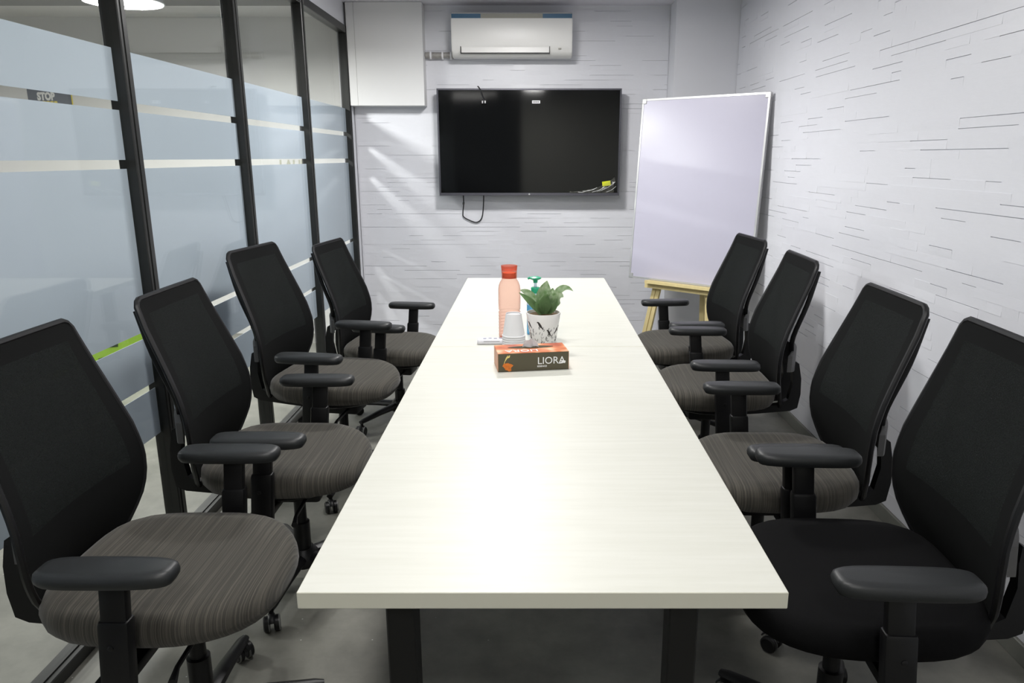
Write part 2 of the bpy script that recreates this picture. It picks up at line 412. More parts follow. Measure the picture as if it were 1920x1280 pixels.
# glass partition on the left
GX = -1.35
PY = [-1.70, -.52, .50, 1.50, 2.52, 3.50, 4.52, 5.55]
wall_left = struct('wall_left', bx(-1.40, -1.335, -1.7, BY, 2.335, CZ), M['wall'], 'white soffit above the black framed glass partition')
obj('wall_pier', bx(-1.40, -1.325, 5.61, 6.02, 0, 2.335), M['wall'], wall_left)
for y in PY:
    bm = bx(GX - .03, GX + .03, y, y + .05, .0, 2.335, bev=.003, seg=1)
    box(bm, GX + .0285, GX + .033, y + .018, y + .032, .0, 2.335)
    obj('post', bm, M['frame'], wall_left)
    obj('glazing_bead', bx(GX - .004, GX + .018, y + .0505, y + .058, .05, 2.285), M['gasket'], wall_left)
for i, (a, b) in enumerate(zip(PY, PY[1:])):
    a += .05
    obj('top_rail', bx(GX - .03, GX + .03, a, b, 2.285, 2.335, bev=.003, seg=1), M['frame'], wall_left)
    bm = bx(GX - .03, GX + .03, a, b, 0, .04, bev=.003, seg=1); box(bm, GX + .004, GX + .012, a, b, .04, .045)
    obj('bottom_rail', bm, M['frame'], wall_left)
    wn = tag(bpy.data.objects.new('window_%d' % (i + 1), None), kind='structure'); COL.objects.link(wn); wn.location = (GX, (a + b) / 2, 0)
    wn['label'] = 'glass partition pane with frosted bands between black posts'
    wl = (b - a) / 2
    pn = obj('glass_pane', bx(-.004, .004, -wl, wl, .04, 2.285), M['pane'], wn)
    for z0, z1 in ((1.613, 1.777), (1.427, 1.585), (.846, 1.398), (.657, .823), (.467, .636)):
        obj('frosted_band', bx(-.0062, -.0046, -wl + .002, wl - .002, z0, z1), M['film'], pn)

# boxed-in duct in the far left corner, two boards
d = thing('duct_cover', 'white boxed duct cover hanging in the corner above the glass', 'duct cover', (-1.05, 5.62, 1.795))
d.location = (0, 0, 0)
obj('narrow_board', bx(-1.318, -1.262, 5.56, 5.684, 1.797, CZ - .002, bev=.0015, seg=1), M['plain'], d)
obj('wide_board', bx(-1.2605, -.782, 5.558, 5.684, 1.797, CZ - .002, bev=.0015, seg=1), M['plain'], d)

# ------------------------------------------------------------------ lamps
def pendant(loc, watts, label, group, ceil_z):
    t = thing('pendant_lamp', label, 'lamp', loc, 0, group)
    bm = bmesh.new(); lathe(bm, [(.20, 0), (.205, .004), (.19, .05), (.14, .10), (.05, .13), (.03, .16), (0, .165)], 40)
    lathe(bm, [(.198, .002), (.186, .048), (.137, .096), (.05, .124), (0, .126)], 40)
    obj('lamp_shade', bm, M['lamp_shade'], t, True)
    bm = bmesh.new(); lathe(bm, [(0, .018), (.192, .018), (.192, .024), (0, .024)], 40)
    obj('diffuser', bm, M['lamp_face'], t)
    cz = ceil_z - loc[2]
    bm = bmesh.new(); tube(bm, [(0, 0, .16), (0, 0, cz)], .006, 8); lathe(bm, [(0, cz - .03), (.045, cz - .03), (.05, cz - .001), (0, cz - .001)], 20)
    obj('cord', bm, M['lamp_shade'], t)
    ld = bpy.data.lights.new('lamp_light', 'AREA'); ld.shape = 'DISK'; ld.size = .38; ld.energy = watts; ld.color = (1, .975, .95)
    lo = bpy.data.objects.new('lamp_light', ld); COL.objects.link(lo); lo.parent = t; lo.location = (0, 0, .012)
for i, p in enumerate(ROOM_LAMPS):  # the first lamp is unseen, added so the rear wall is lit
    t = thing('ceiling_light', 'round flush ceiling light ' + ('added behind the photographer to light the rear wall', 'above the near end of the table', 'above the middle of the table', 'above the far end of the table')[i], 'lamp', p, 0, 'round ceiling lights')
    bm = bmesh.new(); lathe(bm, [(.16, .004), (.175, 0), (.18, .006), (.18, CZ - p[2] - .0005), (0, CZ - p[2] - .0005)], 40); obj('housing', bm, M['lamp_shade'], t, True)
    bm = bmesh.new(); lathe(bm, [(0, .005), (.159, .005), (.159, .010), (0, .010)], 40); obj('diffuser', bm, M['lamp_face'], t)
    ld = bpy.data.lights.new('lamp_light', 'AREA'); ld.shape = 'DISK'; ld.size = .31; ld.energy = ROOM_W[i]; ld.color = (1, .985, .965)
    lo = bpy.data.objects.new('lamp_light', ld); COL.objects.link(lo); lo.parent = t; lo.location = (0, 0, .002)
for i, p in enumerate(HALL_LAMPS):  # the last pendant is out of view, added to brighten the hall wall
    pendant(p, HALL_W[i], ('lit white dome pendant seen through the glass beside the nearest post', 'white dome pendant in the hall near the opening', 'unseen white dome pendant added to brighten the hall wall')[i], 'hall pendants', 2.745)
for i in range(4):
    t = thing('tube_light', 'lit tube light on the lobby ceiling, ' + ('nearest to the opening', 'second from the opening', 'third from the opening', 'farthest from the opening')[i], 'tube light', (-.75 - i * .28, -2.4 - i * .9, 2.66), 0, 'lobby tube lights')
    obj('tube_housing', bx(-.6, .6, -.025, .025, 0, .04, bev=.004), M['lamp_shade'], t)
    bm = bmesh.new(); tube(bm, [(-.58, 0, -.014), (.58, 0, -.014)], .014, 10); obj('tube', bm, M['tube'], t)

# ------------------------------------------------------------------ conference tables
def table(y0, y1, label):
    t = thing('conference_table', label, 'table', (0.015, (y0 + y1) / 2, 0), 0, 'table halves'); L2 = (y1 - y0) / 2; W2 = .40
    bm = bx(-W2, W2, -L2, L2, .720, .750, bev=.0012, seg=1)
    for f in bm.faces: f.material_index = 0 if f.calc_center_median().z > .7495 else 1
    obj('table_top', bm, [M['top'], M['edge']], t)
    for sx in (-1, 1):
        for yy in (-L2 + .066, L2 - .066):
            obj('leg', bx(sx * .241 - .025, sx * .241 + .025, yy - .025, yy + .025, .004, .72, bev=.003, seg=1), M['tleg'], t)
        obj('side_beam', bx(sx * .241 - .02, sx * .241 + .02, -L2 + .0915, L2 - .0915, .68, .7195), M['tleg'], t)
    for yy in (-.3, .3):
        obj('cross_beam', bx(-.2205, .2205, yy - .02, yy + .02, .68, .7195), M['tleg'], t)
    for sx in (-1, 1):
        for yy in (-L2 + .066, L2 - .066):
            bm = bmesh.new(); lathe(bm, [(0, 0), (.02, 0), (.02, .006), (0, .006)], 14, (sx * .241, yy, 0)); obj('foot', bm, M['plastic'], t)
    return t
table(1.060, 2.662, 'near half of the long white table, its front edge facing us')
table(2.665, 4.275, 'far half of the long white table, reaching the television wall')

# ------------------------------------------------------------------ task chairs (local: faces +X)
ZPROF = [(1.03, .358), (.95, .330), (.84, .283), (.75, .246), (.68, .228), (.62, .224), (.56, .230), (.50, .248), (.44, .270), (.395, .290)]
HWPROF = [(1.03, .178), (1.024, .192), (1.01, .203), (.95, .213), (.84, .226), (.75, .238), (.66, .245), (.60, .240), (.55, .222), (.50, .188), (.46, .152), (.42, .115), (.395, .085)]
def sm(tab, z):   # smoothed lookup
    return (interp(tab, z + .02) + 2 * interp(tab, z) + interp(tab, z - .02)) / 4
def bsurf(y_frac, z):
    hw = interp(HWPROF, z); x = -sm(ZPROF, z); bow = .026 * (1 - y_frac ** 2) * min(1, (1.05 - z) / .3)
    return Vector((x - bow, y_frac * hw, z))
def build_chair(seat_mat):
    P = []   # (name, mesh object, parent index)
    t = thing('task_chair', 'x', 'chair')
    # seat
    def outline(k, n):
        a = 2 * PI * k / n; c, s = math.cos(a), math.sin(a)
        ex = 2.5 if c > 0 else 4.2
        r = (abs(c) ** ex + abs(s) ** ex) ** (-1 / ex)
        x = (.236 if c > 0 else .272) * r * c; y = .252 * r * s
        if c < 0: y *= 1 - .05 * (abs(x) / .272) ** 2
        return x, y
    n = 44; bm = bmesh.new(); rings = []
    for sc, z in ((.55, .405), (.86, .405), (.95, .412), (.99, .430), (1, .447), (.992, .463), (.965, .477), (.90, .487), (.75, .491), (.5, .489), (.25, .487)):
        R = []
        for k in range(n):
            x, y = outline(k, n); x *= sc; y *= sc
            u = max(0, x / .245); dz = -.030 * u ** 3 + .010 * max(0, -x / .245) ** 2
            R.append(bm.verts.new((x + .01, y, z + .008 + dz * (1 if z > .43 else .6))))
        rings.append(R)
    for A, B in zip(rings, rings[1:]):
        for k in range(n): bm.faces.new((A[k], A[(k + 1) % n], B[(k + 1) % n], B[k]))
    bm.faces.new(rings[0][::-1]); bm.faces.new(rings[-1])
    obj('seat', bm, seat_mat, t, True)
    bm = bmesh.new(); lathe(bm, [(0, .388), (.19, .388), (.205, .396), (.205, .404), (0, .404)], 36)
    obj('seat_shell', bm, M['plastic'], t, True)
    # backrest surfaces
    fr = (-1, -.92, -.79, -.5, -.25, 0, .25, .5, .79, .92, 1)
    zs = [1.03, 1.024, 1.01, .985, .95, .91, .87, .83, .79, .75, .715, .68, .655, .62, .59, .56, .53, .50, .47, .44, .415, .395]
    def sheet(test, th):
        bm = bmesh.new(); V = {}
        def gv(i, j, s):
            if (i, j, s) not in V:
                p = bsurf(fr[i], zs[j]); V[i, j, s] = bm.verts.new(p + Vector((-th if s else 0, 0, 0)))
            return V[i, j, s]
        cells = {(i, j) for i in range(len(fr) - 1) for j in range(len(zs) - 1) if test(i, j)}
        for i, j in cells:
            bm.faces.new((gv(i, j, 0), gv(i + 1, j, 0), gv(i + 1, j + 1, 0), gv(i, j + 1, 0)))
            bm.faces.new((gv(i, j, 1), gv(i, j + 1, 1), gv(i + 1, j + 1, 1), gv(i + 1, j, 1)))
            for (di, dj), (a, b) in {(-1, 0): ((i, j), (i, j + 1)), (1, 0): ((i + 1, j + 1), (i + 1, j)), (0, -1): ((i + 1, j), (i, j)), (0, 1): ((i, j + 1), (i + 1, j + 1))}.items():
                if (i + di, j + dj) not in cells:
                    bm.faces.new((gv(*a, 0), gv(*b, 0), gv(*b, 1), gv(*a, 1)))
        return bm
    inner = lambda i, j: 2 <= i <= 7 and 3 <= j <= 11
    obj('backrest', sheet(lambda i, j: not inner(i, j), .009), M['cloth'], t, True)
    obj('mesh_panel', sheet(inner, .002), M['mesh'], t, True)
    loop = [bsurf(-1, z) for z in zs] + [bsurf(f, zs[-1]) for f in fr[1:-1]] + [bsurf(1, z) for z in zs[::-1]] + [bsurf(f, zs[0]) for f in fr[::-1][1:-1]]
    bm = bmesh.new(); tube(bm, [p + Vector((-.006, 0, 0)) for p in loop], .0085, 8, True)
    obj('back_frame', bm, M['plastic'], t, True)
    # struts, lumbar yoke, spine
    for s in (-1, 1):
        bm = bmesh.new(); tube(bm, smoothpath([(-.374, s * .178, .995), (-.342, s * .176, .86), (-.306, s * .150, .72), (-.318, s * .105, .645)], 4), .008, 8, flat=(1.3, .7))
        obj('back_strut', bm, M['plastic'], t, True)
    bm = bmesh.new(); segs = 14; rg = []
    for k in range(segs + 1):
        f = -1 + 2 * k / segs; y = f * .165; x = -.350 + .055 * f * f; hh = .052 - .018 * f * f
        rg.append([bm.verts.new((x + dx, y, .605 + dz)) for dx, dz in ((.008, hh), (.008, -hh), (-.010, -hh), (-.010, hh))])
    for A, B in zip(rg, rg[1:]):
        for k in range(4): bm.faces.new((A[k], A[(k + 1) % 4], B[(k + 1) % 4], B[k]))
    bm.faces.new(rg[0]); bm.faces.new(rg[-1][::-1])
    bmesh.ops.bevel(bm, geom=[e for e in bm.edges if e.calc_face_angle(0) > .9], offset=.005, segments=2, affect='EDGES')
    obj('lumbar_yoke', bm, M['greyplastic'], t, True)
    SP = [(-.338, .600), (-.362, .585), (-.376, .52), (-.379, .45), (-.370, .388), (-.340, .374), (-.20, .360), (-.08, .350), (-.08, .378), (-.20, .390), (-.29, .402), (-.328, .425), (-.342, .50), (-.336, .56)]
    for s in (-1, 1):
        bm = bmesh.new(); A = [bm.verts.new((x, s * .085, z)) for x, z in SP]; B = [bm.verts.new((x, s * .055, z)) for x, z in SP]; q = len(SP)
        bm.faces.new(A); bm.faces.new(B[::-1])
        for k in range(q): bm.faces.new((A[k], A[(k + 1) % q], B[(k + 1) % q], B[k]))
        obj('spine', bm, M['plastic'], t)
    # arms
    for s in (-1, 1):
        bm = bmesh.new(); nn = 40; rings = []
        def ol(k, inset):
            a = 2 * PI * k / nn; c, q = math.cos(a), math.sin(a); ex = 4.2
            r = (abs(c) ** ex + abs(q) ** ex) ** (-1 / ex)
            x = (.136 - inset) * r * c; y = (.044 - inset) * r * q * (1 - .12 * max(0, c) ** 2)
            return x, y
        for ins, z in ((.020, -.034), (.006, -.032), (.001, -.024), (0, -.016), (.002, -.007), (.008, -.0015), (.020, 0)):
            rings.append([bm.verts.new((ol(k, ins)[0], s * .300 + ol(k, ins)[1], .652 + z)) for k in range(nn)])
        for A, B in zip(rings, rings[1:]):
            for k in range(nn): bm.faces.new((A[k], A[(k + 1) % nn], B[(k + 1) % nn], B[k]))
        bm.faces.new(rings[0][::-1]); bm.faces.new(rings[-1])
        pad = obj('armrest', bm, M['pad'], t, True)
        sh = Matrix(((1, 0, .085, -.085 * .50), (0, 1, 0, 0), (0, 0, 1, 0), (0, 0, 0, 1)))
        po = obj('arm_post', bx(-.027, .027, s * .300 - .013, s * .300 + .013, .44, .6195, bev=.006, mtx=sh), M['plastic'], t, True)
        bm = bx(-.032, .032, s * .300 - .018, s * .300 + .018, .335, .535, bev=.009, mtx=sh)
        box(bm, -.075, -.012, min(s * .11, s * .288), max(s * .11, s * .288), .345, .372, bev=.006)
        sl = obj('arm_sleeve', bm, M['plastic'], t, True)
        bm = bmesh.new(); lathe(bm, [(0, 0), (.006, 0), (.006, .002), (.004, .003), (0, .003)], 12, mtx=Matrix.Translation((-.006, s * .3178, .478)) @ Matrix.Rotation(-s * PI / 2, 4, 'X'))
        obj('bolt', bm, M['plastic'], sl, True)
    # mechanism, column, base
    bm = bx(-.13, .09, -.065, .065, .318, .386, bev=.012); obj('tilt_mechanism', bm, M['plastic'], t, True)
    bm = bmesh.new(); tube(bm, [(.05, -.06, .345), (.05, -.19, .335), (.06, -.235, .33)], [.006, .006, .010], 8); obj('lever', bm, M['plastic'], t, True)
    bm = bmesh.new(); lathe(bm, [(0, .09), (.028, .09), (.028, .22), (.020, .222), (.020, .318), (0, .318)], 20)
    obj('gas_column', bm, M['plastic'], t, True)
    bm = bmesh.new(); lathe(bm, [(0, .060), (.05, .062), (.056, .075), (.05, .105), (.034, .125), (0, .125)], 24)
    obj('base_hub', bm, M['plastic'], t, True)
    for k in range(5):
        R = Matrix.Rotation(2 * PI * k / 5, 4, 'Z')
        bm = bmesh.new(); tube(bm, [(.042, 0, .094), (.15, 0, .088), (.27, 0, .074), (.292, 0, .070)], [.026, .022, .017, .013], 10, flat=(1, .72))
        bm.transform(R); lg = obj('base_leg', bm, M['plastic'], t, True)
        bm = bmesh.new(); cx = .284; rot = Matrix.Rotation(random.random() * 6, 4, 'Z')
        tube(bm, [(0, 0, .05), (0, 0, .068)], .008, 8)
        for s in (-1, 1):
            X = Matrix.Translation((.012, s * .0155, .0252)) @ Matrix.Rotation(PI / 2, 4, 'X')
            lathe(bm, [(0, -.010), (.020, -.010), (.025, -.006), (.025, .006), (.020, .010), (0, .010)], 20, mtx=X)
            X2 = Matrix.Translation((.012, s * .0155, .0252)) @ Matrix.Rotation(PI / 2, 4, 'X')
            lathe(bm, [(.0225, -.0092), (.0256, -.0066), (.0256, -.0045), (.0222, -.0045)], 20, mtx=X2, mi=1)
        hood = [(-.014 + .03 * math.cos(a) + .024, 0, .0252 + .0285 * math.sin(a)) for a in [PI * (.15 + .7 * i / 8) for i in range(9)]]
        tube(bm, hood, .0045, 8, flat=(2.2, .7))
        bm.transform(R @ Matrix.Translation((cx, 0, 0)) @ rot)
        obj('caster', bm, [M['plastic'], M['rimgrey']], lg, True)
    return t
def dup(root):
    r = root.copy(); COL.objects.link(r)
    for ch in list(root.children):
        c = ch.copy(); COL.objects.link(c); c.parent = r
        for g in ch.children:
            e = g.copy(); COL.objects.link(e); e.parent = c
    return r
CH = [  # x, y, facing degrees, arm lift, star turn, label
    (-.835, 1.590, 0, .010, 20, 'nearest task chair on the glass side, cut by the left edge'),
    (-.800, 2.310, 0, .000, 50, 'second task chair from us on the glass side'),
    (-.845, 3.100, -8, .030, 62, 'third task chair from us on the glass side, turned slightly toward us'),
    (-.745, 3.920, -7, -.038, 25, 'farthest task chair on the glass side, near the television wall'),
    (.740, 2.215, 179, .000, 12, 'second task chair from us on the stone wall side, gap showing behind its back'),
    (.770, 3.105, 178, .000, 40, 'third task chair from us on the stone wall side'),
    (.775, 3.815, 185, .000, 60, 'farthest task chair on the stone wall side, in front of the whiteboard easel'),
    (.712, 1.520, 177, .030, 28, 'nearest task chair on the stone wall side, with a plain black seat'),
]
proto = build_chair(M['seat'])
bpy.context.view_layer.update()
for i, (x, y, a, lift, star, lab) in enumerate(CH):
    c = proto if i == 0 else dup(proto)
    tag(c, lab, 'chair', 'task chairs around the long table')
    c.location = (x, y, 0); c.rotation_euler = (0, 0, math.radians(a))
    tilt, push = {0: (2.0, .014), 7: (4.5, .010)}.get(i, (0, 0))
    for ch in c.children:
        b = ch.name.split('.')[0]
        ch.location.z = 0 if b in ('base_hub', 'base_leg') else lift
        if b in ('backrest', 'mesh_panel', 'back_frame', 'back_strut', 'lumbar_yoke'):
            pv = Vector((-.25, 0, .40)); R_ = Matrix.Rotation(math.radians(tilt), 3, 'Y')
            ch.rotation_euler = (0, math.radians(tilt), 0); ch.location = pv - R_ @ pv + Vector((push, 0, lift))
        if b in ('base_leg',): ch.rotation_euler.z = math.radians(star)
        if b == 'seat' and 'plain black' in lab:
            ch.data = ch.data.copy(); ch.data.materials[0] = M['seatblack']

# ------------------------------------------------------------------ television
tv = thing('television', 'large flat black television with grey bezel on the stone wall', 'television', (-.030, 5.56, 1.5375))
TW, TH_ = .665, .377
bm = bx(-TW, TW, .004, .045, -TH_, TH_, bev=.004); box(bm, -.35, .35, .045, .07, -.22, .2, bev=.01)
obj('casing', bm, M['cable'], tv, True)
obj('wall_mount', bx(-.25, .25, .0705, .114, -.12, .12), M['cable'], tv)
obj('screen', bx(-TW + .012, TW - .012, -.001, .004, -TH_ + .020, TH_ - .012), M['screen'], tv)
for a in ((-TW, TW, TH_ - .012, TH_), (-TW, TW, -TH_, -TH_ + .02), (-TW, -TW + .012, -TH_ + .02, TH_ - .012), (TW - .012, TW, -TH_ + .02, TH_ - .012)):
    obj('bezel', bx(a[0], a[1], -.006, .0045, a[2], a[3], bev=.0015, seg=1), M['bezel'], tv)
bm = bmesh.new(); lathe(bm, [(0, 0), (.006, 0), (.006, .001), (0, .001)], 12, mtx=Matrix.Translation((0, -.006, -TH_ + .010)) @ Matrix.Rotation(PI / 2, 4, 'X'))
obj('maker_mark', bm, M['alu'], tv)
sk = tag(obj('sticker', bx(-.029, .029, -.0009, 0, -.010, .010), M['paper']), 'small white sticker near the top of the television screen', 'sticker'); sk.location = (.020, 5.5588, 1.822)
for i in range(5): obj('print_line', bx(-.022 + i * .009, -.016 + i * .009, -.0013, -.0009, -.004, .004), M['ink'], sk)
nt_ = tag(obj('sticky_note', bx(-.031, .031, -.0009, 0, -.017, .017), M['yellow']), 'yellow note stuck to the lower right of the television screen', 'sticky note'); nt_.location = (.540, 5.5588, 1.248); nt_.rotation_euler = (0, math.radians(-8), 0)
# loose protective wrap at the lower right corner
bm = bmesh.new(); rnd = random.Random(5); rows = []
for i in range(19):
    f = i / 18; x = .30 + .33 * f; hgt = .010 + .10 * f ** 2.4
    rows.append([bm.verts.new((x + rnd.uniform(-.006, .006), -.003 - rnd.random() * .014, -TH_ + .021 + hgt * j / 4 + rnd.uniform(-.004, .004))) for j in range(5)])
for A, B in zip(rows, rows[1:]):
    for j in range(4): bm.faces.new((A[j], A[j + 1], B[j + 1], B[j]))
bmesh.ops.solidify(bm, geom=bm.faces[:], thickness=.0006)
obj('peeling_wrap', bm, M['wrap'], tv)
for k in range(7):  # highlights on the crumpled wrap, put in as thin white tubes
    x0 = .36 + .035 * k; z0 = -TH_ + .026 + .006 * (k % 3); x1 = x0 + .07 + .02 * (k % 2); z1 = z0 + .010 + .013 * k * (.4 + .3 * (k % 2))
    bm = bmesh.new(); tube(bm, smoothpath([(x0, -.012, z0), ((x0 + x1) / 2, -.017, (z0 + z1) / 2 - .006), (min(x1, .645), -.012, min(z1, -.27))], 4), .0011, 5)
    obj('wrap_highlight', bm, M['paper'], tv)
# cables
cb = thing('power_cable', 'thin black cable hanging in a loop below the television', 'cable', (0, 0, 0))
bm = bmesh.new(); tube(bm, smoothpath([(-.525, 5.61, 1.20), (-.527, 5.655, 1.10), (-.535, 5.668, 1.03), (-.530, 5.672, .995), (-.475, 5.672, .965), (-.43, 5.672, .955), (-.395, 5.67, .985), (-.380, 5.665, 1.06), (-.370, 5.61, 1.20)], 6), .0042, 6)
obj('cord', bm, M['cable'], cb, True)
bm = bmesh.new(); tube(bm, [(-.527, 5.653, 1.105), (-.529, 5.657, 1.09)], .0075, 8); obj('cord_clip', bm, M['greyplastic'], cb)
pl = thing('plug_lead', 'short black lead with a plug hanging over the top of the television', 'cable', (0, 0, 0))
bm = bmesh.new(); tube(bm, smoothpath([(-.40, 5.60, 1.930), (-.395, 5.556, 1.926), (-.380, 5.545, 1.905), (-.366, 5.546, 1.865), (-.352, 5.548, 1.835)], 6), .005, 6)
obj('cord', bm, M['cable'], pl, True)
obj('plug', bx(-.372, -.336, 5.535, 5.553, 1.808, 1.834, bev=.004), M['cable'], pl, True)
for x in (-.365, -.345):
    obj('prong', bx(x - .003, x + .003, 5.530, 5.536, 1.812, 1.828), M['alu'], pl)

# ------------------------------------------------------------------ split air conditioner
ac = thing('air_conditioner', 'white wall air conditioner above the television', 'air conditioner', (-.150, 5.684, 2.118))
AW = .422
prof = [(0, 0.02), (-.06, .004), (-.12, .0), (-.165, .012), (-.188, .04), (-.196, .08), (-.198, .26), (-.192, .282), (-.16, .296), (0, .298)]
bm = bmesh.new(); A = [bm.verts.new((-AW, y, z)) for y, z in prof]; B = [bm.verts.new((AW, y, z)) for y, z in prof]
for k in range(len(prof) - 1): bm.faces.new((A[k], A[k + 1], B[k + 1], B[k]))
bm.faces.new((A[-1], A[0], B[0], B[-1])); bm.faces.new(A[::-1]); bm.faces.new(B)
bmesh.ops.bevel(bm, geom=[e for e in bm.edges if abs((e.verts[0].co - e.verts[1].co).x) < .01 and abs(e.verts[0].co.x) > .4], offset=.006, segments=2, affect='EDGES')
obj('body', bm, M['acwhite'], ac, True)
for x0, x1, m in ((-AW + .004, -.215, 'acblue'), (-.215, .215, 'acgrey'), (.215, AW - .004, 'acblue')):
    obj('top_strip', bx(x0, x1, -.2005, -.180, .252, .280), M[m], ac)
fl = obj('louver', bx(-.355, .262, -.2015, -.190, .028, .066, bev=.002, seg=1, mtx=Matrix.Translation((0, .006, 0))), M['acwhite'], ac)
for x0, x1, z0, z1 in ((-.36, -.3555, .024, .07), (.2625, .266, .024, .07), (-.36, .266, .0225, .0265)):
    obj('louver_gap', bx(x0, x1, -.1975, -.186, z0, z1), M['acdark'], fl)
obj('display', bx(.325, .345, -.1985, -.19, .050, .058), M['acgrey'], ac)
pp = thing('pipe_run', 'foil wrapped pipe running left from the air conditioner', 'pipe', (0, 0, 0))
bm = bmesh.new(); tube(bm, [(-.779, 5.655, 2.150), (-.70, 5.655, 2.147), (-.64, 5.655, 2.150), (-.574, 5.655, 2.148)], [.024, .027, .023, .026], 12, flat=(1, .9)); obj('wrapped_pipe', bm, M['foil'], pp, True)
for x in (-.745, -.66, -.60):
    bm = bmesh.new(); tube(bm, [(x, 5.655, 2.149), (x + .012, 5.655, 2.149)], .0285, 12); obj('tape_band', bm, M['paper'], pp)

# ------------------------------------------------------------------ whiteboard on its easel
ANG, LEAN = .712, .086
u = Vector((math.cos(ANG), -math.sin(ANG), 0)); nrm = Vector((-math.sin(ANG), -math.cos(ANG), 0))
dn = nrm * math.sin(LEAN) + Vector((0, 0, -1)) * math.cos(LEAN); fn = u.cross(dn) if u.cross(dn).dot(nrm) > 0 else -u.cross(dn)
TL = Vector((.728, 5.131, 1.809)); BW, BH = .885, 1.182
def frame_at(p): return Matrix((Vector((u.x, dn.x, fn.x, p.x)), Vector((u.y, dn.y, fn.y, p.y)), Vector((u.z, dn.z, fn.z, p.z)), Vector((0, 0, 0, 1))))
wb = thing('whiteboard', 'big blank whiteboard leaning in the corner on a pine easel', 'whiteboard', TL + u * BW / 2 + dn * BH)
inv = Matrix.Translation(-wb.location)
FB = inv @ frame_at(TL)
obj('writing_surface', bx(.012, BW - .012, .012, BH - .012, -.004, -.001, mtx=FB), M['board'], wb)
obj('backing_board', bx(.004, BW - .004, .004, BH - .004, -.022, -.0045, mtx=FB), M['boardback'], wb)
for a in ((0, BW, 0, .012), (0, BW, BH - .012, BH), (0, .012, .012, BH - .012), (BW - .012, BW, .012, BH - .012)):
    obj('edge_trim', bx(*a, -.024, .002, mtx=FB), M['alu'], wb)
for cx_, cy_ in ((0, 0), (BW - .03, 0), (0, BH - .03), (BW - .03, BH - .03)):
    obj('corner_cap', bx(cx_ - .002, cx_ + .032, cy_ - .002, cy_ + .032, -.026, .0035, bev=.003, seg=1, mtx=FB), M['alu'], wb)
ez = thing('easel', 'pale pine easel standing behind the chairs, holding the whiteboard', 'easel', (0, 0, 0))
def bar(p, q, wd, th, side):
    p, q = Vector(p), Vector(q); d_ = (q - p); L_ = d_.length; d_.normalize(); s_ = (side - d_ * side.dot(d_)).normalized(); k_ = d_.cross(s_)
    mt = Matrix((Vector((s_.x, k_.x, d_.x, p.x)), Vector((s_.y, k_.y, d_.y, p.y)), Vector((s_.z, k_.z, d_.z, p.z)), Vector((0, 0, 0, 1))))
    return bx(-wd / 2, wd / 2, -th / 2, th / 2, 0, L_, bev=.002, seg=1, mtx=mt)
def bp(a, b, c): return TL + u * a + dn * b + fn * c
led = bp(0, BH + .006, 0)
obj('ledge', bx(.16, .74, BH + .002, BH + .022, -.028, .05, mtx=frame_at(TL)), M['pine'], ez)
obj('ledge_lip', bx(.14, .76, BH + .023, BH + .055, -.028, .012, mtx=frame_at(TL)), M['pine'], ez)
def ground(a, c): 
    p = TL + u * a + dn * BH + nrm * c; p.z = 0; return p
apex = bp(.45, .10, -.055)
for a0, a1 in ((.27, .12), (.60, .66)):
    topp = bp(.45 + (a0 - .45) * .45, .25, -.045)
    g = ground(a1, .03)
    for off in (-.016, .016):
        obj('front_leg', bar(g + u * off, topp + u * off, .028, .022, u), M['pine'], ez)
obj('rear_leg', bar(ground(.45, -.26), bp(.45, .12, -.075), .036, .022, u), M['pine'], ez)
obj('cross_bar', bar(bp(.33, .28, -.064), bp(.57, .28, -.064), .03, .014, dn), M['pine'], ez)

# ------------------------------------------------------------------ things on the table
TZ = .7502
# tissue box
tb = thing('tissue_box', 'olive printed tissue box with orange top and white lettering', 'tissue box', (-.008, 2.398, TZ), math.radians(9))
bw, bd, bh = .119, .058, .063
bm = bx(-bw, bw, -bd, bd, 0, bh, bev=.0015, seg=1)
for f in bm.faces:
    c, nn = f.calc_center_median(), f.normal
    f.material_index = 1 if nn.z > .7 else (2 if abs(nn.x) > .7 else 0)
obj('carton', bm, [M['boxolive'], M['boxtop'], M['boxend']], tb)
bm = bmesh.new(); plate(bm, [(.078 * math.cos(a) * (1 if abs(math.cos(a)) > .3 else 1), .018 * math.sin(a) * (1 - .35 * math.cos(a) ** 2)) for a in [2 * PI * k / 36 for k in range(36)]], Matrix.Translation((0, .012, bh + .0001)), .0007)
obj('slot', bm, M['holedark'], tb)
bm = bmesh.new(); rows = []
for i in range(7):
    f = i / 6; rows.append([bm.verts.new((-.028 + .056 * j / 6 * (1 - .35 * f) + .012 * f, .012 + .008 * math.sin(j * 1.7 + f * 2), bh + .001 + .028 * f * (1 - .5 * abs(j / 6 - .45)))) for j in range(7)])
for A, B in zip(rows, rows[1:]):
    for j in range(6): bm.faces.new((A[j], A[j + 1], B[j + 1], B[j]))
bmesh.ops.solidify(bm, geom=bm.faces[:], thickness=.0006)
obj('tissue', bm, M['paper'], tb, True)
FR = Matrix.Translation((.012, -bd - .0001, .022)) @ FACE
text_mesh('lettering', 'LIORA', .034, M['white'], tb, FR, .98)
text_mesh('small_lettering', 'ESSENCE', .0075, M['white'], tb, Matrix.Translation((.012, -bd - .0001, .012)) @ FACE, 1.1, bold=.0002)
text_mesh('top_lettering', 'LIORA', .036, M['white'], tb, Matrix.Translation((.02, -.032, bh + .0002)) @ Matrix.Rotation(PI, 4, 'Z') @ Matrix.Translation((0, -.012, 0)), 1.1)
bm = bmesh.new()   # feather-like flourish under the last letter
plate(bm, [(.084, .021), (.098, .030), (.106, .031), (.108, .026), (.104, .0235), (.094, .0215)], Matrix.Translation((0, -bd, 0)) @ FACE, .0006)
obj('flourish', bm, M['white'], tb)
bm = bmesh.new(); rnd = random.Random(2)
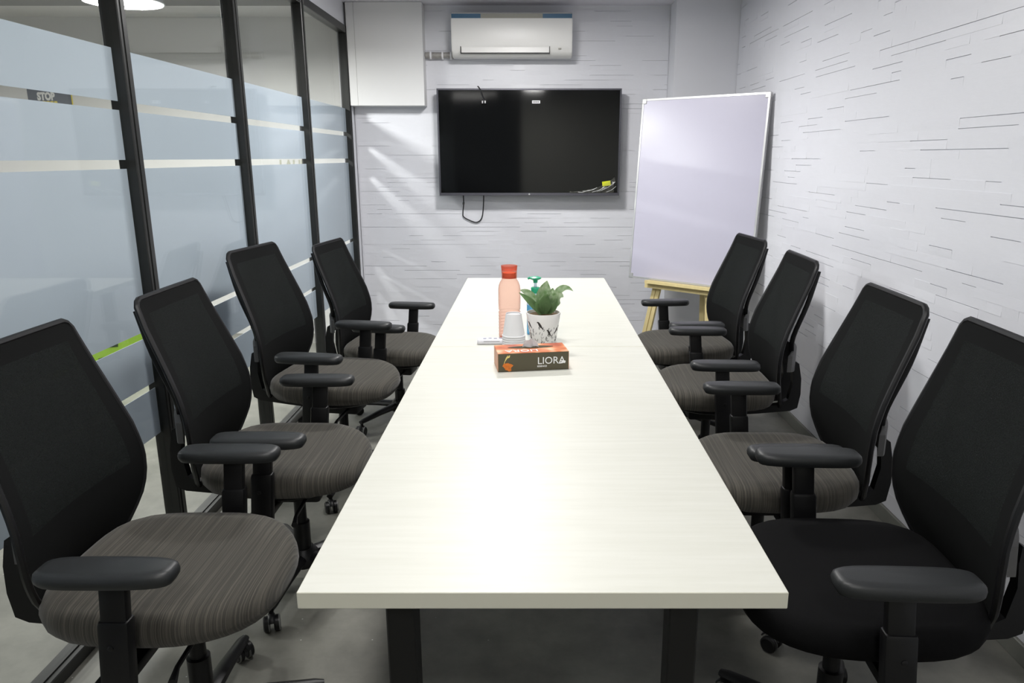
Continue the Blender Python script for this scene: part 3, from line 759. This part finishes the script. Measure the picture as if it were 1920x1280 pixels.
for k in range(11):
    a = k * 2.4; r = .002 + .0011 * k; cx_, cz_ = -.086 + r * math.cos(a), .018 + r * math.sin(a) * .9
    plate(bm, [(cx_ + .0065 * math.cos(q) * (1 + .3 * math.sin(3 * q + k)), cz_ + .0055 * math.sin(q) * (1 + .25 * math.cos(2 * q + k))) for q in [2 * PI * i / 10 for i in range(10)]], Matrix.Translation((0, -bd - .0001 * (k % 4), 0)) @ FACE, .0006)
obj('flower_print', bm, M['orange'], tb)
bm = bmesh.new()
for pts in ([(-.098, .031), (-.092, .048), (-.086, .056), (-.084, .050), (-.090, .042)], [(-.088, .046), (-.082, .055), (-.078, .056), (-.080, .048)], [(-.1005, .022), (-.099, .022), (-.095, .036), (-.097, .036)]):
    plate(bm, pts, Matrix.Translation((0, -bd, 0)) @ FACE, .0005)
obj('lily_print', bm, M['cream'], tb)

# water bottle
wbt = thing('water_bottle', 'tall pink see-through water bottle with red cap', 'bottle', (-.093, 2.815, TZ))
pr = [(0, 0), (.038, 0), (.041, .004)]
for k in range(8): pr += [(.0425, .008 + k * .0125), (.0425, .015 + k * .0125), (.0388, .0185 + k * .0125)]
pr += [(.0425, .112), (.043, .14), (.043, .19), (.041, .205), (.036, .219), (.030, .228), (.0275, .234), (.0275, .240)]
bm = bmesh.new(); lathe(bm, pr, 36); obj('bottle_body', bm, M['pink'], wbt, True)
bm = bmesh.new(); lathe(bm, [(0, .234), (.0292, .234), (.0300, .262), (.0318, .282), (.0306, .282), (.0285, .264), (0, .264)], 32); obj('cap', bm, M['redcap'], wbt, True)
bm = bmesh.new(); lathe(bm, [(0, .236), (.026, .236), (.0265, .255), (0, .255)], 28); obj('stopper', bm, M['orangein'], wbt, True)
# hand sanitizer
sn = thing('hand_sanitizer', 'blue hand sanitizer bottle with green pump behind the plant', 'bottle', (.008, 2.865, TZ))
bm = bmesh.new(); lathe(bm, [(0, 0), (.03, 0), (.034, .004), (.034, .118), (0, .118)], 30, sx=1, sy=.68); obj('gel', bm, M['sanblue'], sn, True)
bm = bmesh.new(); lathe(bm, [(.0345, .1185), (.0335, .135), (.028, .150), (.017, .160), (.014, .163), (.014, .166), (0, .166)], 30, sx=1, sy=.7); obj('bottle_shoulder', bm, M['sanclear'], sn, True)
bm = bmesh.new(); lathe(bm, [(0, .166), (.0165, .166), (.0172, .168), (.0172, .187), (.016, .189), (0, .189)], 24); obj('collar', bm, M['sangreen'], sn, True)
bm = bmesh.new(); lathe(bm, [(0, .1895), (.006, .1895), (.006, .207), (0, .207)], 14); obj('pump_stem', bm, M['sanclear'], sn, True)
bm = bmesh.new(); lathe(bm, [(0, .207), (.008, .207), (.009, .216), (.022, .222), (.024, .227), (.014, .231), (0, .232)], 22, sy=.8)
tube(bm, [(-.006, 0, .226), (-.022, 0, .2265), (-.030, 0, .2225)], [.0055, .0048, .004], 10); obj('pump_head', bm, M['sangreen'], sn, True)
# paper cups, stacked upside down
cup_bm = bmesh.new()
lathe(cup_bm, [(.0265, .0835), (.0275, .0855), (.0287, .0855), (.0292, .083), (.0412, .0045), (.0432, .0045), (.0440, .0025), (.0432, .0003), (.0408, .0003), (.0400, .003), (.0265, .081), (0, .081)], 36)
c0 = obj('paper_cup', cup_bm, M['paper'], None, True)
for k in range(6):
    c = c0 if k == 0 else c0.copy()
    if k: COL.objects.link(c)
    c.location = (-.073, 2.665, TZ + k * .0082)
    tag(c, ('lowest', 'second lowest', 'third lowest', 'third highest', 'second highest', 'topmost')[k] + ' white paper cup of the upside-down stack on the table', 'cup', 'stacked paper cups')
# remote
rm = thing('remote_control', 'white remote control lying on the table left of the bottle', 'remote', (-.128, 2.712, TZ), math.radians(2))
obj('remote_body', bx(-.085, .085, -.022, .022, 0, .019, bev=.007, seg=3), M['remote'], rm, True)
for k in range(5): obj('button', bx(-.062 + k * .02, -.050 + k * .02, -.008 + .006 * (k % 2), .002 + .006 * (k % 2), .0191, .0204), M['rbtn'], rm)
obj('side_print', bx(-.06, .0, -.0222, -.0216, .012, .0135), M['ink'], rm)
# potted plant
pt = thing('potted_plant', 'small green plant in a white pot printed with birds', 'potted plant', (.038, 2.725, TZ))
R0, R1, PH = .047, .0655, .118
bm = bmesh.new(); lathe(bm, [(0, 0), (R0, 0), (R0 + .001, .003), (R1, PH - .002), (R1 - .001, PH), (R1 - .004, PH), (R1 - .005, PH - .012), (0, PH - .012)], 40)
pot = obj('pot', bm, M['pot'], pt, True)
bm = bmesh.new(); lathe(bm, [(0, PH - .004), (.03, PH - .006), (.056, PH - .009), (.0585, PH - .0119), (0, PH - .0119)], 24); obj('soil', bm, M['soil'], pt, True)
def onpot(ang, h):
    r = R0 + (R1 - R0) * h / PH + .0009
    return Vector((r * math.sin(ang), -r * math.cos(ang), h))
def print_shape(bm, pts, th=.0005):
    P_ = [onpot(a, h) for a, h in pts]; n = len(P_)
    nv = [Vector((p.x, p.y, 0)).normalized() * th for p in P_]
    a = [bm.verts.new(p - 2 * q) for p, q in zip(P_, nv)]; b = [bm.verts.new(p + q) for p, q in zip(P_, nv)]
    bm.faces.new(b); bm.faces.new(a[::-1])
    for i in range(n): bm.faces.new((a[i], a[(i + 1) % n], b[(i + 1) % n], b[i]))
bird = [(-1.0, .55), (-.75, .75), (-.45, .72), (-.1, .42), (.25, .0), (.55, -.55), (1.0, -1.0), (.55, -.85), (.2, -.6), (-.2, -.45), (-.5, .05), (-.65, .4)]
for (ca, ch_, s, fl_) in ((-.20, .080, .30, 1), (.40, .050, .27, 1), (-1.0, .078, .24, 1), (.98, .056, .22, -1)):
    bm = bmesh.new(); print_shape(bm, [(ca + fl_ * x * s * .75, ch_ + y * s * .058) for x, y in bird]); obj('bird_print', bm, M['ink'], pt)
bm = bmesh.new(); rnd = random.Random(11)
for k in range(70):
    ca = rnd.uniform(-1.25, 1.25); ch_ = rnd.uniform(.008, .066); tl = rnd.choice((-1, 1)) * rnd.uniform(.2, .7); l = rnd.uniform(.005, .010); wd = .013
    print_shape(bm, [(ca - wd, ch_), (ca - wd * .2 + tl * .10, ch_ + l), (ca + wd + tl * .10, ch_ + l * .9), (ca + wd, ch_ - l * .1)])
obj('twig_print', bm, M['ink'], pt)
def leaf(base, mid, tip, wd, m='leaf', fold=.35):
    b, m_, t_ = Vector(base), Vector(mid), Vector(tip); bm = bmesh.new(); rows = []; N_ = 12
    for i in range(N_ + 1):
        f = i / N_; p = b * (1 - f) ** 2 + m_ * 2 * f * (1 - f) + t_ * f * f
        d_ = ((m_ - b) * (1 - f) + (t_ - m_) * f).normalized()
        side = d_.cross(Vector((.15, -1, .35))).normalized(); up = side.cross(d_)
        ww = wd * (max(0, math.sin(PI * min(1, .04 + .96 * f) ** .95)) ** .9 + .04)
        rows.append([bm.verts.new(p + side * ww * g + up * ww * fold * (g * g)) for g in (-1, -.5, 0, .5, 1)])
    for A, B in zip(rows, rows[1:]):
        for j in range(4): bm.faces.new((A[j], A[j + 1], B[j + 1], B[j]))
    bmesh.ops.solidify(bm, geom=bm.faces[:], thickness=.0009)
    obj('leaf', bm, M[m], pt, True)
Z0 = PH - .008
leaf((-.012, 0, Z0), (-.035, -.01, Z0 + .045), (-.092, -.012, Z0 + .085), .013, 'darkgreen')
leaf((-.010, .012, Z0), (-.045, .02, Z0 + .085), (-.088, .022, Z0 + .088), .016)
leaf((.000, .010, Z0), (-.004, .02, Z0 + .07), (.014, .015, Z0 + .125), .030)
leaf((.004, -.012, Z0), (.000, -.024, Z0 + .06), (.016, -.030, Z0 + .082), .022, 'darkgreen', .7)
leaf((.012, .002, Z0), (.050, -.012, Z0 + .09), (.074, -.024, Z0 + .070), .024)
leaf((.014, .010, Z0), (.058, .02, Z0 + .135), (.112, .012, Z0 + .086), .013)
leaf((.012, -.006, Z0), (.040, -.02, Z0 + .03), (.052, -.024, Z0 + .062), .013, 'darkgreen')
leaf((-.002, -.014, Z0), (-.020, -.03, Z0 + .025), (-.030, -.036, Z0 + .052), .014, 'darkgreen')
leaf((.004, .014, Z0), (.030, .03, Z0 + .06), (.036, .03, Z0 + .095), .020)

# ------------------------------------------------------------------ hall beyond the glass
po = thing('poster', 'dark poster reading STOP on the hall wall, seen through the glass', 'poster', (-3.763, 6.019, 1.62))
obj('poster_sheet', bx(-.170, .166, -.003, 0, 0, .56), M['poster'], po)
obj('poster_edge', bx(.1665, .174, -.003, 0, 0, .56), M['pyellow'], po)
text_mesh('lettering', 'STOP', .076, M['pwhite'], po, Matrix.Translation((-.096, -.0032, .250)) @ FACE, .74, bold=.0045)
for i in range(4):
    obj('print_block', bx(-.094 + i * .034, -.068 + i * .034, -.0036, -.0031, .322, .350), M['porange'], po)
    obj('print_block', bx(-.060 + i * .030, -.036 + i * .030, -.0036, -.0031, .212, .240), M['pyellow'], po)
wl_ = thing('wall_lettering', 'faded letters on the hall wall, glimpsed through a clear strip', 'lettering', (-2.02, 6.019, 1.335))
text_mesh('letters', 'LAUN', .115, M['olive'], wl_, Matrix.Translation((0, -.0005, 0)) @ FACE, .8, bold=.003)
lb = thing('display_board', 'lime green board standing low behind the frosted glass', 'display board', (-2.72, 4.62, 0))
obj('panel', bx(-.42, .36, -.02, .02, 0, .44, bev=.004, seg=1), M['lime'], lb)
bm = bmesh.new(); plate(bm, [(-.10, .14), (.02, .205), (-.10, .17)], Matrix.Translation((0, -.0202, 0)) @ FACE, .0006); plate(bm, [(-.08, .24), (.04, .25), (.05, .32), (-.06, .31)], Matrix.Translation((0, -.0202, 0)) @ FACE, .0006)
obj('print', bm, M['limedark'], lb)
for x in (-.3, .26):
    obj('foot', bx(x - .03, x + .03, .0205, .12, 0, .025), M['frame'], lb)
